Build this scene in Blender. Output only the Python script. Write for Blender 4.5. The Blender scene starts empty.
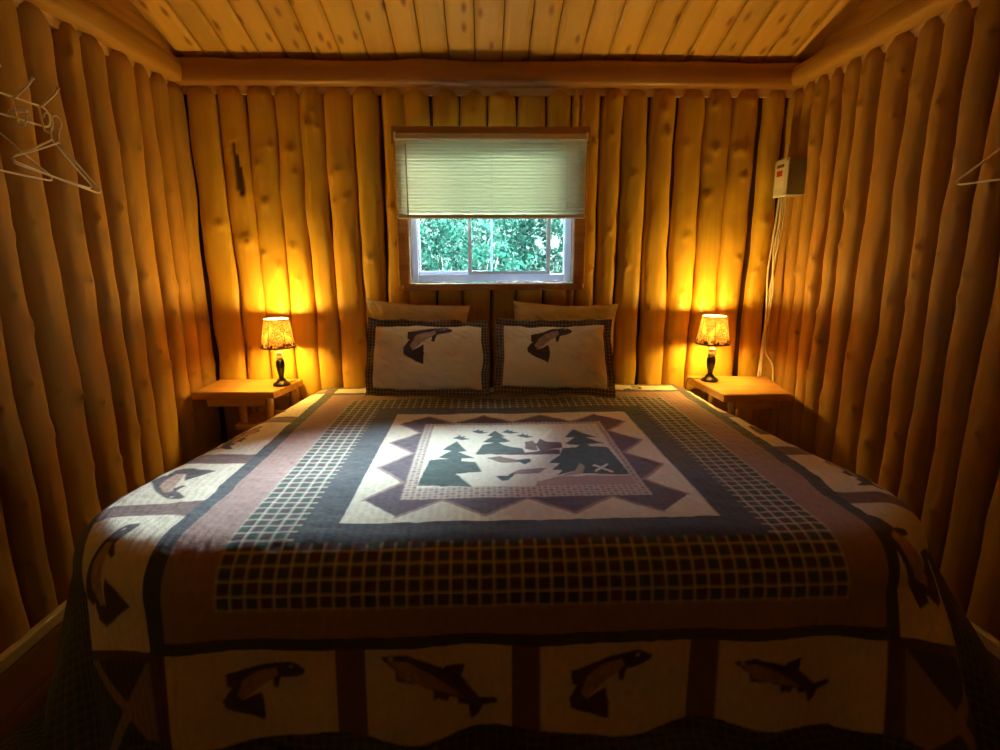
import bpy, math, random
import numpy as np
from mathutils import Vector, Matrix

random.seed(7)
rng = np.random.default_rng(11)
PI = math.pi
SC = bpy.context.scene
COL = SC.collection

# ------------------------------------------------------------------ helpers
class MB:
    """Collects verts / faces / per-vertex colours and links them as one mesh."""
    def __init__(s):
        s.v = []; s.f = []; s.c = []; s.uv = []
    def add(s, V, F, col=(1, 1, 1), uv=None):
        n = len(s.v)
        s.v.extend([tuple(map(float, p)) for p in V])
        s.f.extend([tuple(i + n for i in f) for f in F])
        if isinstance(col, np.ndarray) and col.ndim == 2:
            s.c.extend([tuple(map(float, k)) for k in col])
        else:
            s.c.extend([tuple(col)] * len(V))
        s.uv.extend([tuple(map(float, k)) for k in uv] if uv is not None else [(p[0], p[2]) for p in V])
        return s
    def box(s, x0, x1, y0, y1, z0, z1, b=0.0, M=None, col=(1, 1, 1)):
        """bevelled box"""
        b = min(b, (x1-x0)*.49, (y1-y0)*.49, (z1-z0)*.49)
        if b <= 0:
            V = [(x, y, z) for x in (x0, x1) for y in (y0, y1) for z in (z0, z1)]
            F = [(0,1,3,2),(4,6,7,5),(0,4,5,1),(2,3,7,6),(0,2,6,4),(1,5,7,3)]
        else:
            V = []; ix = {}
            for i, x in enumerate((x0, x1)):
                for j, y in enumerate((y0, y1)):
                    for k, z in enumerate((z0, z1)):
                        sx, sy, sz = (1-2*i)*b, (1-2*j)*b, (1-2*k)*b
                        for a, p in enumerate(((x, y+sy, z+sz), (x+sx, y, z+sz), (x+sx, y+sy, z))):
                            ix[i, j, k, a] = len(V); V.append(p)
            g = lambda i, j, k, a: ix[i, j, k, a]
            F = []
            for i in (0, 1):
                q = [g(i,0,0,0), g(i,1,0,0), g(i,1,1,0), g(i,0,1,0)]; F.append(q if i else q[::-1])
                q = [g(0,i,0,1), g(0,i,1,1), g(1,i,1,1), g(1,i,0,1)]; F.append(q if i else q[::-1])
                q = [g(0,0,i,2), g(1,0,i,2), g(1,1,i,2), g(0,1,i,2)]; F.append(q if i else q[::-1])
            for i in (0, 1):
                for j in (0, 1):
                    F.append([g(i,j,0,0), g(i,j,1,0), g(i,j,1,1), g(i,j,0,1)])
                    F.append([g(i,0,j,0), g(i,1,j,0), g(i,1,j,2), g(i,0,j,2)])
                    F.append([g(0,i,j,1), g(1,i,j,1), g(1,i,j,2), g(0,i,j,2)])
                    for k in (0, 1):
                        F.append([g(i,j,k,0), g(i,j,k,1), g(i,j,k,2)])
        if M is not None:
            V = [tuple(M @ Vector(p)) for p in V]
        return s.add(V, F, col)
    def tube(s, pts, r, n=8, col=(1, 1, 1), closed=False):
        P = [Vector(p) for p in pts]
        R = r if isinstance(r, (list, tuple)) else [r]*len(P)
        V = []; F = []
        up = None
        m = len(P)
        for i, p in enumerate(P):
            if closed:
                t = (P[(i+1) % m]-P[i-1]).normalized()
            else:
                t = (P[min(i+1, m-1)]-P[max(i-1, 0)]).normalized()
            if up is None:
                up = Vector((0, 0, 1)) if abs(t.z) < .9 else Vector((1, 0, 0))
            a = (up - t*up.dot(t)).normalized(); up = a
            b = t.cross(a)
            for k in range(n):
                q = 2*PI*k/n
                V.append(p + (a*math.cos(q)+b*math.sin(q))*R[i])
        for i in range(m if closed else m-1):
            for k in range(n):
                F.append((i*n+k, i*n+(k+1) % n, ((i+1) % m)*n+(k+1) % n, ((i+1) % m)*n+k))
        if not closed:
            F.append(tuple(range(n))[::-1]); F.append(tuple((m-1)*n+k for k in range(n)))
        return s.add(V, F, col)
    def lathe(s, prof, n=32, o=(0, 0, 0), cap=True, col=(1, 1, 1)):
        V = []; F = []; uv = []
        for j, (r, z) in enumerate(prof):
            for k in range(n):
                q = 2*PI*k/n
                V.append((o[0]+r*math.cos(q), o[1]+r*math.sin(q), o[2]+z)); uv.append((k/n, z))
        for j in range(len(prof)-1):
            for k in range(n):
                F.append((j*n+k, j*n+(k+1) % n, (j+1)*n+(k+1) % n, (j+1)*n+k))
        if cap:
            F.append(tuple(range(n))[::-1]); F.append(tuple((len(prof)-1)*n+k for k in range(n)))
        return s.add(V, F, col, uv)
    def build(s, name, mat, parent=None, smooth=False, auto=None):
        me = bpy.data.meshes.new(name)
        me.from_pydata(s.v, [], s.f)
        ca = me.color_attributes.new('Col', 'FLOAT_COLOR', 'POINT')
        ca.data.foreach_set('color', np.array([(c[0], c[1], c[2], 1.0) for c in s.c], dtype=np.float32).ravel())
        ua = me.attributes.new('suv', 'FLOAT2', 'POINT')
        ua.data.foreach_set('vector', np.array(s.uv, dtype=np.float32).ravel())
        me.materials.append(mat)
        me.update()
        if smooth:
            me.polygons.foreach_set('use_smooth', [True]*len(me.polygons))
            if auto:
                try: me.set_sharp_from_angle(angle=math.radians(auto))
                except Exception: pass
        o = bpy.data.objects.new(name, me)
        COL.objects.link(o)
        if parent: o.parent = parent
        return o

def grid_faces(nu, nv, base=0):
    return [(base+i*nv+j, base+(i+1)*nv+j, base+(i+1)*nv+j+1, base+i*nv+j+1) for i in range(nu-1) for j in range(nv-1)]

def np_mesh(name, V, F, mat, col=None, uv=None, parent=None, smooth=True):
    me = bpy.data.meshes.new(name)
    V = np.asarray(V, dtype=np.float32); F = np.asarray(F, dtype=np.int32)
    me.vertices.add(len(V)); me.vertices.foreach_set('co', V.ravel())
    k = F.shape[1]
    me.loops.add(F.size); me.loops.foreach_set('vertex_index', F.ravel())
    me.polygons.add(len(F))
    me.polygons.foreach_set('loop_start', np.arange(len(F), dtype=np.int32)*k)
    me.update(calc_edges=True); me.validate()
    if col is not None:
        ca = me.color_attributes.new('Col', 'FLOAT_COLOR', 'POINT')
        ca.data.foreach_set('color', np.c_[col, np.ones(len(V))].astype(np.float32).ravel())
    if uv is not None:
        ua = me.attributes.new('suv', 'FLOAT2', 'POINT')
        ua.data.foreach_set('vector', np.asarray(uv, dtype=np.float32).ravel())
    me.materials.append(mat)
    if smooth: me.polygons.foreach_set('use_smooth', [True]*len(me.polygons))
    o = bpy.data.objects.new(name, me); COL.objects.link(o)
    if parent: o.parent = parent
    return o

def grid_idx(nu, nv):
    i, j = np.meshgrid(np.arange(nu-1), np.arange(nv-1), indexing='ij')
    a = (i*nv+j).ravel()
    return np.c_[a, a+nv, a+nv+1, a+1]

def tag(o, label, cat, group=None):
    o['label'] = label; o['category'] = cat
    if group: o['group'] = group
    return o
def struct(o, label=None):
    o['kind'] = 'structure'
    if label: o['label'] = label
    return o
def thing(name, label, cat, loc=(0, 0, 0), rz=0, group=None):
    o = bpy.data.objects.new(name, None); COL.objects.link(o)
    o.location = loc; o.rotation_euler = (0, 0, rz); o.empty_display_size = .1
    return tag(o, label, cat, group)
def copy_tree(o, parent=None):
    c = o.copy(); COL.objects.link(c)
    if parent: c.parent = parent
    for ch in list(o.children):
        copy_tree(ch, c)
    return c

def in_poly(X, Y, poly):
    r = np.zeros(X.shape, bool)
    n = len(poly)
    for i in range(n):
        x0, y0 = poly[i]; x1, y1 = poly[(i+1) % n]
        if y0 == y1: continue
        c = ((y0 > Y) != (y1 > Y)) & (X < (x1-x0)*(Y-y0)/(y1-y0)+x0)
        r ^= c
    return r

def vnoise(x, y, seed=0):
    """cheap smooth 2-D value noise in -1..1"""
    x = np.asarray(x, float); y = np.asarray(y, float)
    xi = np.floor(x).astype(int); yi = np.floor(y).astype(int)
    fx = x-xi; fy = y-yi
    fx = fx*fx*(3-2*fx); fy = fy*fy*(3-2*fy)
    def h(a, b):
        n = (a*374761393 + b*668265263 + seed*144269) & 0xffffffff
        n = ((n ^ (n >> 13))*1274126177) & 0xffffffff
        return ((n ^ (n >> 16)) & 0xffff)/32767.5-1
    return (h(xi, yi)*(1-fx)+h(xi+1, yi)*fx)*(1-fy)+(h(xi, yi+1)*(1-fx)+h(xi+1, yi+1)*fx)*fy

# ------------------------------------------------------------------ materials
def new_mat(name):
    m = bpy.data.materials.new(name); m.use_nodes = True
    nt = m.node_tree; nt.nodes.clear()
    out = nt.nodes.new('ShaderNodeOutputMaterial')
    return m, nt, out
def N(nt, t, **kw):
    n = nt.nodes.new(t)
    for k, v in kw.items():
        if k in n.inputs.keys(): n.inputs[k].default_value = v
        else: setattr(n, k, v)
    return n
def mixc(nt, mode, fac, a, b):
    n = nt.nodes.new('ShaderNodeMix'); n.data_type = 'RGBA'; n.blend_type = mode
    for i, v in ((0, fac), (6, a), (7, b)):
        if hasattr(v, 'is_linked') or hasattr(v, 'links'): nt.links.new(v, n.inputs[i])
        else: n.inputs[i].default_value = v if not isinstance(v, tuple) or len(v) == 4 else (*v, 1)
    return n.outputs[2]
def simple(name, col, rough=.5, metal=0, noise=0, nscale=40, bump=0, spec=.5, coat=0):
    m, nt, out = new_mat(name)
    b = N(nt, 'ShaderNodeBsdfPrincipled', Roughness=rough, Metallic=metal)
    b.inputs['Specular IOR Level'].default_value = spec
    b.inputs['Coat Weight'].default_value = coat
    b.inputs['Base Color'].default_value = (*col, 1)
    if noise or bump:
        tc = N(nt, 'ShaderNodeTexCoord'); nz = N(nt, 'ShaderNodeTexNoise', Scale=nscale, Detail=4.0)
        nt.links.new(tc.outputs['Object'], nz.inputs['Vector'])
        if noise:
            c = mixc(nt, 'MIX', nz.outputs['Fac'], tuple(k*(1-noise) for k in col), tuple(min(1, k*(1+noise)) for k in col))
            nt.links.new(c, b.inputs['Base Color'])
        if bump:
            bp = N(nt, 'ShaderNodeBump', Strength=bump, Distance=.01)
            nt.links.new(nz.outputs['Fac'], bp.inputs['Height']); nt.links.new(bp.outputs['Normal'], b.inputs['Normal'])
    nt.links.new(b.outputs[0], out.inputs[0])
    return m
def wood_uv(name, base, dark, rough=.32, coat=.25, gx=55, gy=2.2, bump=.25, attr=True):
    """wood whose grain follows the stored (across, along) coordinates; vertex colour carries knots and tint"""
    m, nt, out = new_mat(name)
    b = N(nt, 'ShaderNodeBsdfPrincipled', Roughness=rough)
    b.inputs['Coat Weight'].default_value = coat; b.inputs['Coat Roughness'].default_value = .28
    b.inputs['Specular IOR Level'].default_value = .4
    uv = N(nt, 'ShaderNodeAttribute', attribute_name='suv')
    mp = N(nt, 'ShaderNodeMapping'); mp.inputs['Scale'].default_value = (gx, gy, 1)
    nt.links.new(uv.outputs['Vector'], mp.inputs['Vector'])
    n1 = N(nt, 'ShaderNodeTexNoise', Scale=1.0, Detail=5.0, Roughness=.6, Distortion=.4)
    nt.links.new(mp.outputs[0], n1.inputs['Vector'])
    mp2 = N(nt, 'ShaderNodeMapping'); mp2.inputs['Scale'].default_value = (gx*.16, gy*1.4, 1)
    nt.links.new(uv.outputs['Vector'], mp2.inputs['Vector'])
    n2 = N(nt, 'ShaderNodeTexNoise', Scale=1.0, Detail=3.0, Roughness=.5)
    nt.links.new(mp2.outputs[0], n2.inputs['Vector'])
    r1 = N(nt, 'ShaderNodeMapRange'); r1.inputs['From Min'].default_value = .35; r1.inputs['From Max'].default_value = .75
    nt.links.new(n1.outputs['Fac'], r1.inputs['Value'])
    r2 = N(nt, 'ShaderNodeMapRange'); r2.inputs['From Min'].default_value = .35; r2.inputs['From Max'].default_value = .7
    r2.inputs['To Max'].default_value = .55
    nt.links.new(n2.outputs['Fac'], r2.inputs['Value'])
    c = mixc(nt, 'MIX', r1.outputs[0], base, tuple(.62*p+.38*q for p, q in zip(base, dark)))
    c = mixc(nt, 'MIX', r2.outputs[0], c, tuple(.45*p+.55*q for p, q in zip(base, dark)))
    if attr:
        at = N(nt, 'ShaderNodeAttribute', attribute_name='Col')
        c = mixc(nt, 'MULTIPLY', 1.0, c, at.outputs['Color'])
    nt.links.new(c, b.inputs['Base Color'])
    bp = N(nt, 'ShaderNodeBump', Strength=bump, Distance=.004)
    nt.links.new(n1.outputs['Fac'], bp.inputs['Height']); nt.links.new(bp.outputs['Normal'], b.inputs['Normal'])
    nt.links.new(b.outputs[0], out.inputs[0])
    return m
def wood_obj(name, base, dark, rough=.35, axis=0, coat=.25, scale=1.0, attr=False):
    """plain board wood in object space, grain along one axis"""
    m, nt, out = new_mat(name)
    b = N(nt, 'ShaderNodeBsdfPrincipled', Roughness=rough)
    b.inputs['Coat Weight'].default_value = coat; b.inputs['Coat Roughness'].default_value = .25
    tc = N(nt, 'ShaderNodeTexCoord'); mp = N(nt, 'ShaderNodeMapping')
    sc = [38*scale]*3; sc[axis] = 2.6*scale
    mp.inputs['Scale'].default_value = sc
    nt.links.new(tc.outputs['Object'], mp.inputs['Vector'])
    n1 = N(nt, 'ShaderNodeTexNoise', Scale=1.0, Detail=5.0, Roughness=.6, Distortion=.5)
    nt.links.new(mp.outputs[0], n1.inputs['Vector'])
    r1 = N(nt, 'ShaderNodeMapRange'); r1.inputs['From Min'].default_value = .35; r1.inputs['From Max'].default_value = .72
    nt.links.new(n1.outputs['Fac'], r1.inputs['Value'])
    c = mixc(nt, 'MIX', r1.outputs[0], base, dark)
    if attr:
        at = N(nt, 'ShaderNodeAttribute', attribute_name='Col')
        c = mixc(nt, 'MULTIPLY', 1.0, c, at.outputs['Color'])
    nt.links.new(c, b.inputs['Base Color'])
    bp = N(nt, 'ShaderNodeBump', Strength=.15, Distance=.003)
    nt.links.new(n1.outputs['Fac'], bp.inputs['Height']); nt.links.new(bp.outputs['Normal'], b.inputs['Normal'])
    nt.links.new(b.outputs[0], out.inputs[0])
    return m

LOG = wood_uv('log wood', (.76, .47, .045), (.42, .20, .014), rough=.48, coat=.08, gx=42, gy=1.6)
LOGD = wood_uv('shaded log wood', (.50, .285, .045), (.27, .115, .015), rough=.62, coat=.03, gx=42, gy=1.6)  # browner log wood, colour darkened to imitate light falling off along the side walls
CAPW = wood_uv('cap log wood', (.42, .20, .042), (.24, .095, .018), rough=.42, coat=.15, gx=40, gy=1.6)
CEILW = wood_uv('ceiling pine', (.84, .54, .105), (.58, .30, .045), rough=.5, coat=.08, gx=30, gy=1.1, bump=.1)
GABLEW = wood_obj('gable board', (.68, .40, .06), (.44, .22, .03), axis=1)
BACKW = wood_obj('backing board', (.10, .05, .015), (.06, .03, .01), axis=2, coat=0, rough=.7)
TRIMW = wood_obj('casing wood', (.46, .24, .07), (.28, .12, .03), axis=0)
TABLEW = wood_obj('pine slab', (.68, .36, .085), (.46, .20, .04), axis=0, rough=.3)
PEGW = wood_obj('peeled pole wood', (.52, .28, .07), (.32, .14, .03), axis=2)
FLOORW = wood_obj('red brown floor', (.13, .040, .028), (.085, .025, .018), axis=1, rough=.4, coat=.1)
BASEW = wood_obj('pale baseboard', (.62, .54, .44), (.5, .42, .33), axis=1, rough=.5, coat=0)
VINYL, nt, out = new_mat('white vinyl')
pb = N(nt, 'ShaderNodeBsdfPrincipled', Roughness=.35); pb.inputs['Base Color'].default_value = (.82, .86, .92, 1)
tv = N(nt, 'ShaderNodeBsdfTranslucent'); tv.inputs[0].default_value = (.72, .86, 1, 1)
mv = N(nt, 'ShaderNodeMixShader'); mv.inputs[0].default_value = .09
nt.links.new(pb.outputs[0], mv.inputs[1]); nt.links.new(tv.outputs[0], mv.inputs[2]); nt.links.new(mv.outputs[0], out.inputs[0])
PLASTIC = simple('white plastic', (.80, .76, .70), .4)
WIRE = simple('white coated wire', (.92, .87, .80), .35)
SCREWM = simple('grey steel', (.5, .5, .48), .35, metal=.9)

# ------------------------------------------------------------------ camera
F_PX = 546.0
cam_d = bpy.data.cameras.new('camera'); cam = bpy.data.objects.new('camera', cam_d); COL.objects.link(cam)
Yc = np.array([-18, 120, F_PX]); Yc /= np.linalg.norm(Yc)
Zc = np.array([-8, 2487, -F_PX]); Zc -= Zc.dot(Yc)*Yc; Zc /= np.linalg.norm(Zc)
Xc = np.cross(Yc, Zc)
if Xc[0] < 0: Xc = -Xc
Rm = np.array([Xc, Yc, Zc])            # rows: room axes seen from the lens (right, up, forward)
right, up, fwd = Rm[:, 0], Rm[:, 1], Rm[:, 2]
M = Matrix(((right[0], up[0], -fwd[0], 0), (right[1], up[1], -fwd[1], 0), (right[2], up[2], -fwd[2], 1.25), (0, 0, 0, 1)))
cam.matrix_world = M
cam_d.sensor_width = 36; cam_d.lens = F_PX*36/1000; cam_d.clip_start = .02
SC.camera = cam

# ------------------------------------------------------------------ room constants
XL, XR, YB = -1.50, 1.63, 3.03          # faces of the logs
YF = -0.55                                # wall behind the camera
CAPB, CAPT = 2.085, 2.20
SLOPE = math.tan(math.radians(18))
ceil_z = lambda y: 2.205 + (3.05-y)*SLOPE
WX0, WX1, WZ0, WZ1 = -.385, .49, 1.105, 1.89   # window opening

# ------------------------------------------------------------------ log walls
KNOT = (.30, .17, .10)
def log_piece(a0, a1, z0, z1, seed, depth=.062, lean=0.0, res=.010, knots=None, tint=None, streak=None, flat=.72):
    """one half-round peeled log: returns arrays across, out, z, colour, uv"""
    r = random.Random(seed)
    nz = max(6, int((z1-z0)/res)); nt = 21 if res < .02 else 11
    z = np.linspace(z0, z1, nz)[:, None]; q = np.linspace(0, PI, nt)[None, :]
    w = (a1-a0)/2; c = (a0+a1)/2
    so = r.random()*100
    wob = .008*vnoise(z*2.1+so, z*0, seed)+.004*vnoise(z*5.5+so, z*0+3, seed)
    wid = w*(1.03+.05*vnoise(z*1.7+so, z*0+7, seed)+.05*vnoise(z*7+so, z*0+9, seed))
    dep = depth*(.95+.10*vnoise(z*1.5+so, z*0+5, seed)+.06*vnoise(z*7+so, z*0+15, seed))
    dome = np.sqrt(1-.72*np.clip((z-(CAPB-.048))/.052, 0, 1)**2) if z1 > CAPB else 1+0*z
    wid = wid*dome; dep = dep*(.55+.45*dome)
    cq = np.cos(q); sq = np.sin(q)
    across = c+wob-wid*np.sign(cq)*np.abs(cq)**.82 + lean*(z-1.1)
    out = dep*np.abs(sq)**flat
    # hewn facets and knots
    out = out + .0022*vnoise(across*30+so, z*7, seed+1)*sq + .0014*vnoise(across*55, z*16+so, seed+2)*sq
    base = tint if tint else r.uniform(.84, 1.06)
    colr = np.ones((nz, nt, 3))*np.array([base, base*r.uniform(.94, 1.02), base*r.uniform(.85, 1.05)])
    nk = int((z1-z0)*2.8+r.random())
    ks = [(r.uniform(-.75, .75), r.uniform(z0+.05, z1-.05), r.uniform(.0045, .0105), r.uniform(.5, 1)) for _ in range(nk)] if knots is None else knots
    for ku, kz, kr, ka in ks:
        dx = across-(c+ku*w); dz = z-kz
        d = np.sqrt(dx**2+(dz*.8)**2)
        out = out + .014*ka*np.exp(-(d/(kr*2.2))**2)*(sq > .02) - .006*ka*np.exp(-(d/(kr*.8))**2)
        k = np.clip(1.25-d/kr, 0, 1)*ka
        k2 = np.exp(-(d/(kr*1.8))**2)*.3*ka
        f = np.clip(np.maximum(k, k2), 0, 1)[..., None]
        colr = colr*(1-f)+colr*np.array(KNOT)*f
    if streak:
        su, sz0, sz1, sw = streak
        mid = (sz0+sz1)/2; hl = (sz1-sz0)/2
        e = ((across-(c+su*w)-.012*(mid-z)/hl)/(sw*(1-.5*(z-mid)/hl+.16*vnoise(z*18, across*18, 3))))**2+((z-mid)/hl)**2
        f = np.clip((1.15-e)*4, 0, 1)[..., None]
        colr = colr*(1-f)+np.array([.10, .09, .12])*f
        out = out-.008*f[..., 0]
    uv = np.stack([across*1.0+so+0*z, z+so*3+0*across], -1)
    return across, out, z+0*across, colr, uv

def log_wall(name, pieces, place, label, mat=None):
    """all logs of one wall are its cladding: one structure mesh"""
    Vs, Fs, Cs, Us = [], [], [], []; n = 0
    for p in pieces:
        a, o, z, c, uv = p
        nz, nt = a.shape
        V = place(a.ravel(), o.ravel(), z.ravel())
        F = grid_idx(nz, nt)+n
        Vs.append(V); Fs.append(F); Cs.append(c.reshape(-1, 3)); Us.append(uv.reshape(-1, 2)); n += len(V)
    o = np_mesh(name, np.vstack(Vs), np.vstack(Fs), mat or LOG, np.vstack(Cs), np.vstack(Us))
    o['kind'] = 'structure'
    if label: o['label'] = label
    return o

D = .062
# back wall
full = [(-1.68, -1.535), (-1.488, -1.338), (-1.328, -1.198), (-1.196, -1.058), (-1.056, -.928), (-.926, -.808), (-.802, -.660),
        (-.650, -.528), (-.516, -.40), (.512, .622), (.634, .742), (.753, .883), (.894, 1.030), (1.042, 1.174), (1.184, 1.316), (1.326, 1.452), (1.492, 1.600), (1.622, 1.76)]
short = [(-.398, -.256), (-.247, -.115), (-.105, .033), (.043, .182), (.193, .337), (.348, .471), (.475, .510)]
pcs = []
for i, (a, b) in enumerate(full):
    kn = None; st = None
    if i == 2:
        st = (.02, 1.56, 1.83, .021); kn = [(.25, 1.33, .014, 1), (-.4, .75, .012, .8)]
    pcs.append(log_piece(a, b, 0, CAPB+.02, 100+i, D, res=.006 if i == 2 else .010, knots=kn, streak=st, flat=.5 if i < 7 else .6))
for i, (a, b) in enumerate(short):
    pcs.append(log_piece(a, b, 0, WZ0-.02, 150+i, D*.9, flat=.5))
    pcs.append(log_piece(a, b, 1.875, CAPB+.02, 170+i, D*.8, flat=.4))
wall_back = log_wall('wall_back', pcs, lambda a, o, z: np.c_[a, YB+D-o, z], 'back wall of peeled upright logs with the window')
m = MB()
yb0, yb1 = YB+D-.006, YB+D+.045
m.box(-1.75, WX0-.02, yb0, yb1, 0, 2.22); m.box(WX1+.02, 1.85, yb0, yb1, 0, 2.22)
m.box(WX0-.02, WX1+.02, yb0, yb1, 0, WZ0-.02); m.box(WX0-.02, WX1+.02, yb0, yb1, WZ1-.005, 2.22)
m.build('backing_boards', BACKW, wall_back)
# left wall: joints measured along the wall
lj = [3.09, 2.945, 2.806, 2.677, 2.508, 2.353, 2.233, 2.075, 1.905, 1.785]
y = 1.66
while y > YF: lj.append(y); y -= random.uniform(.125, .155)
pl = []
for i in range(len(lj)-1):
    a, b = lj[i+1]+.004, lj[i]-.004
    near = lj[i] < .9
    kn = None
    pl.append(log_piece(a, b, 0, CAPB+.02, 200+i, .070 if not near else .06, lean=random.uniform(-.006, .006), res=.010 if not near else .05, knots=None if not near else []))
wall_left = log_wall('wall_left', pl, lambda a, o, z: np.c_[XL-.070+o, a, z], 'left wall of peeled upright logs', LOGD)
m = MB(); m.box(XL-.17, XL-.064, YF, 3.13, 0, 2.22); m.build('backing_boards', BACKW, wall_left)
# right wall
rj = [3.09, 2.985, 2.885, 2.772, 2.667, 2.551, 2.411, 2.244, 2.108, 1.988, 1.868, 1.75]
y = 1.62
while y > YF: rj.append(y); y -= random.uniform(.125, .155)
pr = []
for i in range(len(rj)-1):
    a, b = rj[i+1]+.004, rj[i]-.004
    near = rj[i] < .9
    pr.append(log_piece(a, b, 0, CAPB+.02, 300+i, .070 if not near else .06, lean=random.uniform(-.008, .008), res=.010 if not near else .05, knots=None if not near else []))
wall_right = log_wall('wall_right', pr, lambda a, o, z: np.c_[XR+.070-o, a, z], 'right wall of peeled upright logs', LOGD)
m = MB(); m.box(XR+.064, XR+.17, YF, 3.13, 0, 2.22); m.build('backing_boards', BACKW, wall_right)
# front wall behind the camera, floor
m = MB(); m.box(XL-.17, XR+.17, YF-.1, YF, 0, 3.75)
wf = struct(m.build('wall_front', wood_obj('pale front boards', (.80, .58, .30), (.62, .40, .17), axis=2, coat=0)), 'plain board wall behind the camera')
m = MB()
for k in range(26):
    x0 = -1.75+k*.14
    m.box(x0, x0+.137, YF-.1, 3.2, -.05, 0, .002)
struct(m.build('floor', FLOORW), 'dark red brown board floor')

# gables above the side caps
def gable(x0, x1, name, parent):
    m = MB()
    V = []
    for x in (x0, x1):
        V += [(x, 3.12, 2.19), (x, YF, 2.19), (x, YF, ceil_z(YF)+.03), (x, 3.12, ceil_z(3.12)+.03)]
    m.add(V, [(0,1,2,3), (7,6,5,4), (0,4,5,1), (1,5,6,2), (2,6,7,3), (3,7,4,0)])
    return m.build(name, GABLEW, parent)
gable(XL-.17, XL+.0, 'gable_boards', wall_left)
gable(XR+.05, XR+.17, 'gable_boards', wall_right)

# ceiling boards running up from the back wall
cj = [-1.75, -1.62, -1.487, -1.351, -1.228, -1.086, -.958, -.824, -.690, -.556, -.417, -.287, -.156, -.025, .111, .242, .369, .506, .640, .777, .910, 1.042, 1.175, 1.310, 1.445, 1.58, 1.715, 1.85]
Vs, Fs, Cs, Us = [], [], [], []; n = 0
for k in range(len(cj)-1):
    r = random.Random(900+k)
    nu, nv = 9, 300
    g = .0022
    u = np.array([0, .0, .006, .25, .5, .75, .994, 1, 1.0])
    a, b = cj[k]+g, cj[k+1]-g
    x = a+(b-a)*u
    yy = np.linspace(3.12, YF, nv)
    Xg, Yg = np.meshgrid(x, yy, indexing='ij')
    dz = np.zeros(nu); dz[0] = dz[-1] = .02; dz[1] = dz[-2] = .004
    Zg = np.array([ceil_z(v) for v in yy])[None, :]+dz[:, None]
    base = r.uniform(.88, 1.06)
    C = np.ones((nu, nv, 3))*np.array([base, base*r.uniform(.95, 1.0), base*r.uniform(.85, 1.02)])
    V = np.c_[Xg.ravel(), Yg.ravel(), Zg.ravel()]
    Vs.append(V); Fs.append(grid_idx(nu, nv)+n); n += len(V)
    Cs.append(C.reshape(-1, 3)); Us.append(np.c_[Xg.ravel()+k*3.3, Yg.ravel()+k*7.7])
# pine with knots from a cell pattern
nt = CEILW.node_tree
bs = [q for q in nt.nodes if q.type == 'BSDF_PRINCIPLED'][0]
src = bs.inputs['Base Color'].links[0].from_socket
uvn = N(nt, 'ShaderNodeAttribute', attribute_name='suv')
mp = N(nt, 'ShaderNodeMapping'); mp.inputs['Scale'].default_value = (13, 5.0, 1)
nt.links.new(uvn.outputs['Vector'], mp.inputs['Vector'])
vor = N(nt, 'ShaderNodeTexVoronoi', Scale=1.0); vor.voronoi_dimensions = '2D'
nt.links.new(mp.outputs[0], vor.inputs['Vector'])
mr = N(nt, 'ShaderNodeMapRange'); mr.inputs['From Min'].default_value = .06; mr.inputs['From Max'].default_value = .21
mr.inputs['To Min'].default_value = .95; mr.inputs['To Max'].default_value = 0
nt.links.new(vor.outputs['Distance'], mr.inputs['Value'])
sx_ = N(nt, 'ShaderNodeSeparateColor'); nt.links.new(vor.outputs['Color'], sx_.inputs[0])
gt = N(nt, 'ShaderNodeMath', operation='GREATER_THAN'); gt.inputs[1].default_value = .40; nt.links.new(sx_.outputs[0], gt.inputs[0])
mk = N(nt, 'ShaderNodeMath', operation='MULTIPLY'); nt.links.new(gt.outputs[0], mk.inputs[0]); nt.links.new(mr.outputs[0], mk.inputs[1])
nt.links.new(mixc(nt, 'MIX', mk.outputs[0], src, (.36, .15, .04)), bs.inputs['Base Color'])
ceiling = np_mesh('ceiling', np.vstack(Vs), np.vstack(Fs), CEILW, np.vstack(Cs), np.vstack(Us), smooth=False)
struct(ceiling, 'sloping ceiling of knotty pine boards')
m = MB(); V = []
for x in (-1.8, 1.9):
    V += [(x, 3.2, ceil_z(3.2)+.03), (x, YF-.1, ceil_z(YF-.1)+.03), (x, YF-.1, ceil_z(YF-.1)+.1), (x, 3.2, ceil_z(3.2)+.1)]
m.add(V, [(0,1,2,3), (7,6,5,4), (0,4,5,1), (1,5,6,2), (2,6,7,3), (3,7,4,0)])
m.build('roof_deck', BACKW, ceiling)

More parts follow.
